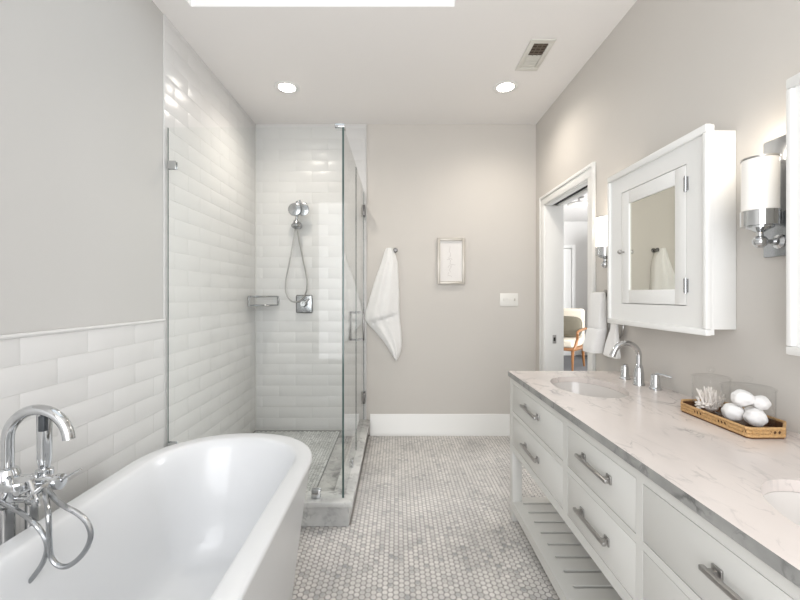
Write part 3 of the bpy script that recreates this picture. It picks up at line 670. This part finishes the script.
# ================================================================ WALL SCONCES
def sconce(yc, label, lit):
    xc = 1.150; W = XR-0.0006
    t = thing('wall_sconce', label, 'wall lamp', (W, yc, 1.358), 'sconces beside the medicine cabinets')
    bm = nb(); box(bm, W-0.012, W, yc-0.060, yc+0.060, 1.358, 1.737, bev=0.004); obj('back_plate', bm, M['steel'], t)
    bm = nb(); lathe(bm, [(0.044, 1.502), (0.0465, 1.502), (0.0465, 1.662), (0.043, 1.662), (0.043, 1.506)], (xc, yc, 0), 'z', 32)
    lathe(bm, [(0.0, 1.497), (0.0425, 1.497), (0.0425, 1.506), (0, 1.506)], (xc, yc, 0), 'z', 32)
    obj('lamp_shade', bm, M['shade_lit' if lit else 'shade'], t)
    bm = nb(); lathe(bm, [(0.0435, 1.6625), (0.0485, 1.6625), (0.0485, 1.6675), (0.0435, 1.6675)], (xc, yc, 0), 'z', 32); obj('shade_rim', bm, M['nickel'], t)
    bm = nb(); lathe(bm, [(0, 1.432), (0.012, 1.434), (0.020, 1.440), (0.034, 1.447), (0.035, 1.452), (0.049, 1.453), (0.049, 1.500), (0.0470, 1.500), (0.0470, 1.496), (0, 1.4955)], (xc, yc, 0), 'z', 32)
    lathe(bm, [(0.009, 1.415), (0.009, 1.436)], (xc, yc, 0), 'z', 16)
    obj('cup', bm, M['chrome'], t)
    bm = nb(); lathe(bm, [(0, -0.020)]+[(0.020*math.cos(a), 0.020*math.sin(a)) for a in [(-1+k/6)*PI/2+0.0 for k in range(1, 12)]]+[(0, 0.020)], (xc, yc, 1.404), 'z', 20)
    tube(bm, [(xc, yc, 1.404), (W-0.012, yc, 1.404)], 0.007, 12); lathe(bm, [(0.022, -0.012), (0.022, -0.018), (0.012, -0.024), (0.012, -0.034), (0, -0.034)], (W, yc, 1.404), 'x', 20)
    obj('arm', bm, M['chrome'], t)
    return t
sconce(1.267, 'chrome wall lamp with frosted cylinder shade, between the two mirrored cabinets', False)
sconce(2.210, 'glowing chrome wall lamp between the doorway and the mirrored cabinet', True)
for yc, e in ((1.267, 0.5), (2.21, 0.9)):
    l = bpy.data.lights.new('sconce_bulb', 'POINT'); l.energy = e; l.color = (1, 0.9, 0.78); l.shadow_soft_size = 0.03
    o = bpy.data.objects.new('sconce_bulb', l); COL.objects.link(o); o.location = (1.150, yc, 1.70)

# ================================================================ CEILING FITTINGS
def downlight(x, y, label):
    t = thing('recessed_ceiling_light', label, 'ceiling light', (x, y, ZC), 'recessed ceiling lights')
    bm = nb(); lathe(bm, [(0.088, -0.0006), (0.090, -0.004), (0.086, -0.007), (0.064, -0.008), (0.060, -0.0066), (0.060, -0.0006)], (x, y, ZC), 'z', 36); obj('trim_ring', bm, M['trimw'], t)
    bm = nb(); lathe(bm, [(0.0, -0.0006), (0.0585, -0.0006), (0.0585, -0.005), (0, -0.006)], (x, y, ZC), 'z', 32); obj('lens', bm, M['glow'], t)
    l = bpy.data.lights.new('downlight', 'SPOT'); l.energy = 16; l.spot_size = 2.7; l.spot_blend = 1.0; l.color = (1, 0.91, 0.81); l.shadow_soft_size = 0.05
    o = bpy.data.objects.new('downlight', l); COL.objects.link(o); o.location = (x, y, ZC-0.03)
downlight(-0.796, 2.894, 'round white recessed ceiling light above the shower')
downlight(0.783, 2.888, 'round recessed ceiling light beside the air vent, glowing white')
t = thing('ceiling_vent', 'white rectangular ceiling air vent with a dark open grille at one end', 'air vent', (0.86, 2.51, ZC))
bm = nb(); vx0, vx1, vy0, vy1 = 0.788, 0.936, 2.347, 2.672; z = ZC-0.0006
box(bm, vx0, vx1, vy0, vy0+0.035, z-0.008, z, bev=0.002); box(bm, vx0, vx1, vy1-0.035, vy1, z-0.008, z, bev=0.002)
box(bm, vx0, vx0+0.030, vy0+0.0351, vy1-0.0351, z-0.008, z, bev=0.002); box(bm, vx1-0.030, vx1, vy0+0.0351, vy1-0.0351, z-0.008, z, bev=0.002)
obj('frame', bm, M['vent'], t)
bm = nb(); box(bm, vx0+0.031, vx1-0.031, vy0+0.0355, vy0+0.158, z-0.002, z); obj('duct', bm, M['ventdark'], t)
bm = nb()
for k in range(4): box(bm, vx0+0.031, vx1-0.031, vy0+0.050+k*0.029, vy0+0.056+k*0.029, z-0.006, z-0.0021)
for k in range(2): box(bm, vx0+0.056+k*0.029, vx0+0.060+k*0.029, vy0+0.036, vy0+0.157, z-0.0075, z-0.0061)
obj('grille', bm, M['ventslat'], t)
bm = nb(); box(bm, vx0+0.031, vx1-0.031, vy0+0.159, vy1-0.0355, z-0.004, z)
for k in range(4): box(bm, vx0+0.034, vx1-0.034, vy0+0.168+k*0.028, vy0+0.188+k*0.028, z-0.007, z-0.0042, bev=0.0012)
obj('damper', bm, M['vent'], t)

# ================================================================ BACK WALL
# towel hook and the hanging white towel
hk = B(395.5, 250, 0.03)
bm = nb(); lathe(bm, [(0.020, -0.0006), (0.020, -0.006), (0.009, -0.010), (0.008, -0.045), (0.016, -0.050), (0.016, -0.058), (0, -0.060)], (hk.x, YB, hk.z), 'y', 20)
tag(obj('towel_hook', bm, M['darkmetal'], None, origin=(hk.x, YB, hk.z)), 'round dark nickel hook holding up the white towel', 'hook')
edge = [(248, 386, 393), (251, 384.5, 394), (256, 383.2, 396), (262, 381.3, 397.6), (272, 377.5, 398.4), (284, 373.5, 399), (296, 370, 399.6), (305, 367.6, 399.5), (312, 365.2, 399.6), (318, 364.8, 399.9), (322, 366, 400.4), (326, 369.5, 400.9), (330, 373.5, 401.3), (336, 378.6, 401.8), (342, 383.5, 402), (348, 387.6, 401.6), (353, 390.6, 400.6), (357, 393, 399), (360, 395.3, 397)]
def lerp_edge(y):
    for (a, l0, r0), (b, l1, r1) in zip(edge, edge[1:]):
        if a <= y <= b: k = (y-a)/(b-a); return l0+(l1-l0)*k, r0+(r1-r0)*k
    return edge[-1][1:]
bm = nb(); NU, NV = 40, 70; front = []; back = []
for j in range(NV+1):
    y = 248+112*j/NV; l, rr = lerp_edge(y); v = j/NV; fr, bk = [], []
    for i in range(NU+1):
        u = i/NU; x = l+(rr-l)*u
        env = math.sin(PI*min(max(u, 0), 1))**0.45
        fold = 0.5+0.5*math.cos(u*PI*(5.2)+0.8+1.2*v)+0.25*math.cos(u*19+v*2)
        crease = math.exp(-((y-(322.0-11*(u-0.25)))/2.0)**2)*(0.016 if 0.15 < u < 0.85 else 0.004)
        belly = 0.012+0.040*env*min(1, 0.5+v*2)
        d = 0.010+belly+fold*0.016*env*min(1, 0.25+v)*(1 if y < 322 else 0.55) - crease + (0.012*env if y < 321-11*(u-0.25) else 0)
        P_ = B(x, y, 0); s = F/(YB-0.04)
        X = (x-397)/s; Z = CH+(295-y)/s
        fr.append(bm.verts.new((X, YB-0.004-d, Z))); bk.append(bm.verts.new((X, YB-0.004, Z)))
    front.append(fr); back.append(bk)
for j in range(NV):
    for i in range(NU):
        bm.faces.new((front[j][i], front[j+1][i], front[j+1][i+1], front[j][i+1])); bm.faces.new((back[j][i], back[j][i+1], back[j+1][i+1], back[j+1][i]))
    for i in (0, NU): bm.faces.new((front[j][i], back[j][i], back[j+1][i], front[j+1][i]) if i == 0 else (front[j][i], front[j+1][i], back[j+1][i], back[j][i]))
for i in range(NU):
    bm.faces.new((front[0][i], front[0][i+1], back[0][i+1], back[0][i])); bm.faces.new((front[NV][i], back[NV][i], back[NV][i+1], front[NV][i+1]))
tag(obj('bath_towel', bm, M['towel'], None, sharp=70, origin=(0, YB-0.03, 1.63)), 'white towel hanging from a hook on the taupe wall, folded to a point', 'towel')
# picture
t = thing('framed_picture', 'small pale framed line sketch on the taupe wall', 'picture', B(451, 261, 0.0))
a = B(437.3, 284, 0.012); b = B(464.8, 238, 0.012); yb_ = YB-0.0006
bm = nb(); fw = 0.024
for (x0, x1, z0, z1) in ((a.x, a.x+fw, a.z, b.z), (b.x-fw, b.x, a.z, b.z), (a.x+fw, b.x-fw, a.z, a.z+fw), (a.x+fw, b.x-fw, b.z-fw, b.z)): box(bm, x0, x1, yb_-0.028, yb_, z0, z1, bev=0.003)
obj('frame', bm, M['frame'], t)
bm = nb(); box(bm, a.x+fw, b.x-fw, yb_-0.012, yb_-0.002, a.z+fw, b.z-fw); pp = obj('paper', bm, M['paper'], t)
cx, cz = (a.x+b.x)/2-0.008, (a.z+b.z)/2; bm = nb(); yy = yb_-0.0122
for pts in ([(0.0, 0.13), (-0.008, 0.09), (0.004, 0.06), (-0.006, 0.03)], [(-0.018, 0.03), (0.004, 0.0), (-0.004, -0.02), (0.012, -0.03), (0.045, -0.035)], [(0.006, -0.03), (0.010, -0.05), (-0.006, -0.075), (0.004, -0.10)], [(-0.03, 0.01), (-0.012, 0.015), (0.006, 0.02), (0.02, 0.012)], [(-0.012, -0.10), (-0.02, -0.125), (0.0, -0.13), (0.018, -0.14)], [(0.004, -0.05), (-0.01, -0.04), (-0.018, -0.06)]):
    tube(bm, smooth_path([(cx+p, yy, cz+q) for p, q in pts], 5), 0.0013, 5)
obj('sketch', bm, M['sketch'], pp)
# switch plate with three rockers
t = thing('light_switch', 'white three-gang light switch plate on the back wall', 'light switch', B(509, 299.5, 0))
a = B(500, 306, 0.003); b = B(518, 293.2, 0.003)
bm = nb(); box(bm, a.x, b.x, yb_-0.006, yb_, a.z, b.z, bev=0.002); obj('plate', bm, M['plastic'], t)
for k in range(3):
    xx = a.x+(b.x-a.x)*(0.2+0.3*k); bm = nb(); box(bm, xx-0.005, xx+0.005, yb_-0.016, yb_-0.0062, (a.z+b.z)/2-0.010, (a.z+b.z)/2+0.010, bev=0.002); obj('toggle', bm, M['plastic'] if k < 2 else M['frame'], t)

# ================================================================ HAND TOWELS ON RINGS
def ring(yc, zc, label):
    W = XR-0.0006; t = thing('towel_ring', label, 'towel ring', (W, yc, zc+0.08), 'towel rings by the doorway')
    bm = nb(); lathe(bm, [(0.022, 0), (0.022, -0.006), (0.009, -0.010), (0.009, -0.032), (0, -0.034)], (W, yc, zc+0.080), 'x', 18); obj('mount', bm, M['nickel'], t)
    bm = nb(); tube(bm, [(W-0.028, yc+0.072*math.cos(k*PI/16), zc+0.072*math.sin(k*PI/16)) for k in range(32)], 0.0045, 8, closed=True); obj('ring', bm, M['nickel'], t)
def hang(name, secs, label, fold=None):
    """secs: (z, x_front, x_back, y_near, y_far) from the top down; closed draped block with a fold at its middle"""
    bm = nb(); rg = []; n = len(secs); NU = 28
    ss = []
    for k in range(n-1):
        m = 8
        for i in range(m):
            f = i/m; ss.append(tuple(p+(q-p)*f for p, q in zip(secs[k], secs[k+1])))
    ss.append(secs[-1])
    for z, xf, xb, yn, yf in ss:
        loop = []
        for i in range(NU):
            a = 2*PI*i/NU; c, s = math.cos(a), math.sin(a)
            u = math.copysign(abs(c)**0.45, c); v = math.copysign(abs(s)**0.45, s)
            X = (xf+xb)/2-u*(xb-xf)/2; Y = (yn+yf)/2+v*(yf-yn)/2
            X += 0.0015*math.sin(v*5+z*20) if u > 0 else 0
            loop.append(bm.verts.new((X, Y, z)))
        rg.append(loop)
    for a_, b_ in zip(rg, rg[1:]):
        for i in range(NU): bm.faces.new((a_[i], a_[(i+1) % NU], b_[(i+1) % NU], b_[i]))
    bm.faces.new(rg[0]); bm.faces.new(rg[-1][::-1])
    return tag(obj(name, bm, M['towel'], None, sharp=70, origin=((secs[0][1]+secs[0][2])/2, (secs[0][3]+secs[0][4])/2, secs[0][0])), label, 'towel', 'hand towels beside the doorway')
ring(2.345, 1.165, 'metal towel ring nearest the doorway, mostly behind the larger hand towel')
ring(2.190, 1.065, 'metal towel ring behind the smaller hand towel, below the mirrored cabinet')
hang('hand_towel', [(1.252, 1.165, 1.187, 2.285, 2.36), (1.246, 1.150, 1.190, 2.27, 2.38), (1.20, 1.142, 1.190, 2.252, 2.39), (1.05, 1.132, 1.190, 2.250, 2.395), (1.043, 1.136, 1.190, 2.252, 2.39), (1.035, 1.130, 1.190, 2.250, 2.40), (0.93, 1.110, 1.190, 2.275, 2.41), (0.902, 1.110, 1.188, 2.28, 2.41), (0.898, 1.115, 1.18, 2.31, 2.41)], 'larger white hand towel hanging nearest the doorway, below the glowing lamp')
hang('hand_towel', [(1.158, 1.180, 1.189, 2.15, 2.19), (1.14, 1.172, 1.1895, 2.145, 2.20), (1.05, 1.172, 1.190, 2.143, 2.205), (0.96, 1.158, 1.190, 2.124, 2.235), (0.905, 1.150, 1.190, 2.112, 2.245), (0.897, 1.155, 1.188, 2.118, 2.24)], 'smaller white hand towel hanging behind the gooseneck faucet')

# ================================================================ TRAY AND JARS
TZ0 = CT1+0.0006
t = thing('wicker_tray', 'woven honey-coloured wicker tray on the marble counter', 'tray', (1.11, 1.32, TZ0))
def octo(d):
    return [(1.030+d, 1.182+d*0.6), (1.040+d, 1.172+d), (1.140-d*0.4, 1.172+d), (1.203-d, 1.235+d*0.4), (1.203-d, 1.455-d*0.4), (1.165-d*0.4, 1.500-d), (1.065+d*0.3, 1.500-d), (1.030+d, 1.455-d*0.4)]
bm = nb(); prism(bm, octo(0.004), TZ0, TZ0+0.006, 'z'); obj('base', bm, M['wickershade'], t)
bm = nb(); o1, o2 = octo(0.007), octo(0.0085)  # thin band added behind the weave, coloured as the shade in its gaps
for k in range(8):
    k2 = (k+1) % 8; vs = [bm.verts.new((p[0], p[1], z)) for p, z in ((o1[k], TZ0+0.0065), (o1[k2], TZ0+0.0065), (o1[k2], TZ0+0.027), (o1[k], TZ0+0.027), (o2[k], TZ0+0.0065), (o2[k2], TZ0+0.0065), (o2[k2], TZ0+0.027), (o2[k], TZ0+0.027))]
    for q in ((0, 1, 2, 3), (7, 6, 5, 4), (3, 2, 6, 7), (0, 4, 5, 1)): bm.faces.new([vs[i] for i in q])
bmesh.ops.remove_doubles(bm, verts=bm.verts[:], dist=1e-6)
obj('weave_gap_shade', bm, M['wickershade'], t)
bm = nb(); P8 = octo(0.004)
tube(bm, [(x, y, TZ0+0.030) for x, y in P8], 0.0045, 8, closed=True); tube(bm, [(x, y, TZ0+0.008) for x, y in P8], 0.0042, 8, closed=True)
tube(bm, [(x, y, TZ0+0.024) for x, y in octo(0.004)], 0.0011, 5, closed=True); tube(bm, [(x, y, TZ0+0.013) for x, y in octo(0.004)], 0.0011, 5, closed=True)
for i in range(8):
    p, q = Vector(P8[i]), Vector(P8[(i+1) % 8]); L = (q-p).length; n = max(1, int(L/0.0125))
    for k in range(n):
        a, b = p+(q-p)*(k/n), p+(q-p)*((k+1)/n)
        solid = (k//4) % 2 == 0
        tube(bm, [(a.x, a.y, TZ0+0.009), (b.x, b.y, TZ0+0.029)], 0.0016, 5); tube(bm, [(b.x, b.y, TZ0+0.009), (a.x, a.y, TZ0+0.029)], 0.0016, 5)
        if solid: tube(bm, [(a.x, a.y, TZ0+0.019), (b.x, b.y, TZ0+0.019)], 0.0038, 6)
obj('woven_rim', bm, M['wicker'], t)
JZ = TZ0+0.0066
def jar(cx, cy, r, h, label):
    t = thing('glass_jar', label, 'jar', (cx, cy, JZ), 'lidded glass jars on the tray')
    bm = nb(); lathe(bm, [(0, 0), (r-0.004, 0), (r, 0.004), (r, h), (r-0.0025, h), (r-0.0025, 0.007), (0, 0.006)], (cx, cy, JZ), 'z', 40); obj('bowl', bm, M['jar'], t)
    bm = nb(); H = h+0.0008; lathe(bm, [(0, H), (r+0.002, H), (r+0.003, H+0.003), (r-0.004, H+0.007), (0.012, H+0.011), (0.007, H+0.016), (0.007, H+0.020), (0.013, H+0.026), (0.013, H+0.033), (0.006, H+0.038), (0, H+0.0385)], (cx, cy, JZ), 'z', 40); obj('lid', bm, M['jar'], t)
jar(1.108, 1.412, 0.055, 0.124, 'smaller glass jar full of white coral on the wicker tray')
jar(1.125, 1.283, 0.068, 0.118, 'wider glass jar holding white cotton puffs on the wicker tray')
def coral(cx, cy, z, R, name, label):
    rnd = random.Random(5); bm = nb()
    def blk(x, y, z_, r):
        bmesh.ops.create_icosphere(bm, subdivisions=2, radius=r, matrix=Matrix.Translation((x, y, z_)) @ Matrix.Diagonal((1.3, 1.3, 0.8, 1)))
    blk(cx, cy, z+0.016, 0.018)
    for k in range(64):
        a = rnd.uniform(0, 2*PI); rr = rnd.uniform(0.2, 1.0)*R*0.9; h = rnd.uniform(0.045, 0.094)*(1.0-0.2*rr/R)
        p0 = Vector((cx+0.35*rr*math.cos(a), cy+0.35*rr*math.sin(a), z+0.015)); p2 = Vector((cx+rr*math.cos(a), cy+rr*math.sin(a), z+h))
        p1 = (p0+p2)/2+Vector((rnd.uniform(-.006, .006), rnd.uniform(-.006, .006), -0.008))
        tube(bm, smooth_path([p0, p1, p2], 3), [0.0036]*3+[0.0030]*3+[0.0017], 6)
        if k % 2:
            q = p1+Vector((rnd.uniform(-.012, .012), rnd.uniform(-.012, .012), 0.022)); 
            if (Vector((q.x-cx, q.y-cy)).length < R): tube(bm, [p1, q], [0.0035, 0.0018], 6)
    # a scatter of rubble filling the bottom
    for k in range(40):
        a = rnd.uniform(0, 2*PI); rr = R*0.86*math.sqrt(rnd.random()); blk(cx+rr*math.cos(a), cy+rr*math.sin(a), z+rnd.uniform(0.006, 0.03), rnd.uniform(0.004, 0.007))
    tag(obj(name, bm, M['coral'], None, sharp=80, origin=(cx, cy, z)), label, 'coral')
coral(1.108, 1.412, JZ+0.0068, 0.047, 'coral', 'branching white coral inside the smaller glass jar')
def blob(cx, cy, cz, r, sq, seed, label):
    bm = nb(); bmesh.ops.create_icosphere(bm, subdivisions=4, radius=1)
    rnd = random.Random(seed); ph = [rnd.uniform(0, 6) for _ in range(6)]
    for v in bm.verts:
        p = v.co.copy(); k = 1+0.05*math.sin(3*p.x+ph[0])*math.sin(3.3*p.y+ph[1])+0.03*math.sin(7*p.z+ph[2]+5*p.x)+0.03*math.sin(9*p.y+4*p.x+ph[3])
        v.co = Vector((p.x*r*k, p.y*r*k, p.z*r*sq*k))+Vector((cx, cy, cz))
    tag(obj('cotton_puff', bm, M['cotton'], None, sharp=80, origin=(cx, cy, cz-r*sq)), label, 'cotton puff', 'cotton puffs in the wider jar')
jz = JZ+0.0075
blob(1.099, 1.309, jz+0.027, 0.030, 0.95, 1, 'white cotton puff low in the wider jar, on the side near the coral')
blob(1.121, 1.251, jz+0.026, 0.029, 0.92, 2, 'white cotton puff low in the wider jar, on the side nearest the camera')
blob(1.158, 1.298, jz+0.024, 0.026, 0.95, 3, 'white cotton puff low in the wider jar, on the side nearest the wall')
blob(1.110, 1.286, jz+0.078, 0.030, 0.85, 4, 'white cotton puff on top of the pile in the wider jar')
blob(1.148, 1.262, jz+0.069, 0.024, 0.92, 5, 'smaller white cotton puff at the right of the pile in the wider jar')

# ================================================================ BEDROOM FURNITURE
def soft(bm, x0, x1, y0, y1, z0, z1, bev): box(bm, x0, x1, y0, y1, z0, z1, bev=bev, seg=4)
t = thing('armchair', 'cream upholstered wooden armchair seen through the doorway', 'armchair', (0, 0, 0))
bm = nb(); box(bm, -0.30, 0.30, -0.30, 0.27, 0.32, 0.37, bev=0.01); obj('seat_frame', bm, M['wood'], t)
bm = nb(); soft(bm, -0.28, 0.28, -0.30, 0.20, 0.3705, 0.50, 0.035); obj('seat_cushion', bm, M['uphol'], t)
bm = nb(); soft(bm, -0.29, 0.29, 0.205, 0.31, 0.375, 1.00, 0.045); obj('backrest', bm, M['uphol'], t)
for s in (-1, 1):
    bm = nb(); tube(bm, smooth_path([(s*0.315, 0.26, 0.66), (s*0.325, 0.05, 0.655), (s*0.33, -0.16, 0.64), (s*0.33, -0.22, 0.615), (s*0.325, -0.21, 0.58), (s*0.31, -0.17, 0.50), (s*0.300, -0.22, 0.40), (s*0.285, -0.27, 0.345)], 5), 0.021, 10); obj('armrest', bm, M['wood'], t)
    bm = nb(); tube(bm, [(s*0.27, -0.265, 0.32), (s*0.27, -0.27, 0.18), (s*0.27, -0.275, 0.002)], [0.026, 0.021, 0.014], 10); obj('leg', bm, M['wood'], t)
    bm = nb(); tube(bm, [(s*0.27, 0.245, 0.32), (s*0.27, 0.27, 0.15), (s*0.27, 0.31, 0.002)], [0.026, 0.021, 0.014], 10); obj('leg', bm, M['wood'], t)
t.location = (2.833, 6.88, 0); t.rotation_euler = (0, 0, -math.radians(42)); 
arm = t
bm = nb(); bmesh.ops.create_icosphere(bm, subdivisions=4, radius=1)
for v in bm.verts:
    p = v.co; sq = lambda q: math.copysign(abs(q)**0.55, q)
    v.co = Vector((sq(p.x)*0.27, p.y*0.07, sq(p.z)*0.18))
pil = obj('cushion', bm, M['pillow'], None, sharp=80); tag(pil, 'olive grey cushion leaning on the back of the cream armchair', 'cushion')
Rz = Matrix.Rotation(-math.radians(42), 4, 'Z')
pil.location = Vector((2.833, 6.88, 0))+Rz @ Vector((0.03, 0.120, 0.69)); pil.rotation_euler = (-0.08, 0, -math.radians(42))
t = thing('ceiling_light', 'semi-flush glass and metal light on the bedroom ceiling, seen through the doorway', 'ceiling light', (2.78, 6.1, BZ))
bm = nb(); lathe(bm, [(0.07, -0.0006), (0.07, -0.02), (0.015, -0.03), (0.015, -0.09), (0.02, -0.10), (0, -0.10)], (2.78, 6.1, BZ), 'z', 24); obj('stem', bm, M['nickel'], t)
bm = nb(); lathe(bm, [(0.0, -0.102), (0.17, -0.102), (0.17, -0.118), (0, -0.119)], (2.78, 6.1, BZ), 'z', 32); obj('ring', bm, M['nickel'], t)
bm = nb(); lathe(bm, [(0.0, -0.1195), (0.155, -0.1195), (0.14, -0.14), (0.08, -0.155), (0, -0.158)], (2.78, 6.1, BZ), 'z', 32); obj('lamp_shade', bm, M['shade'], t)
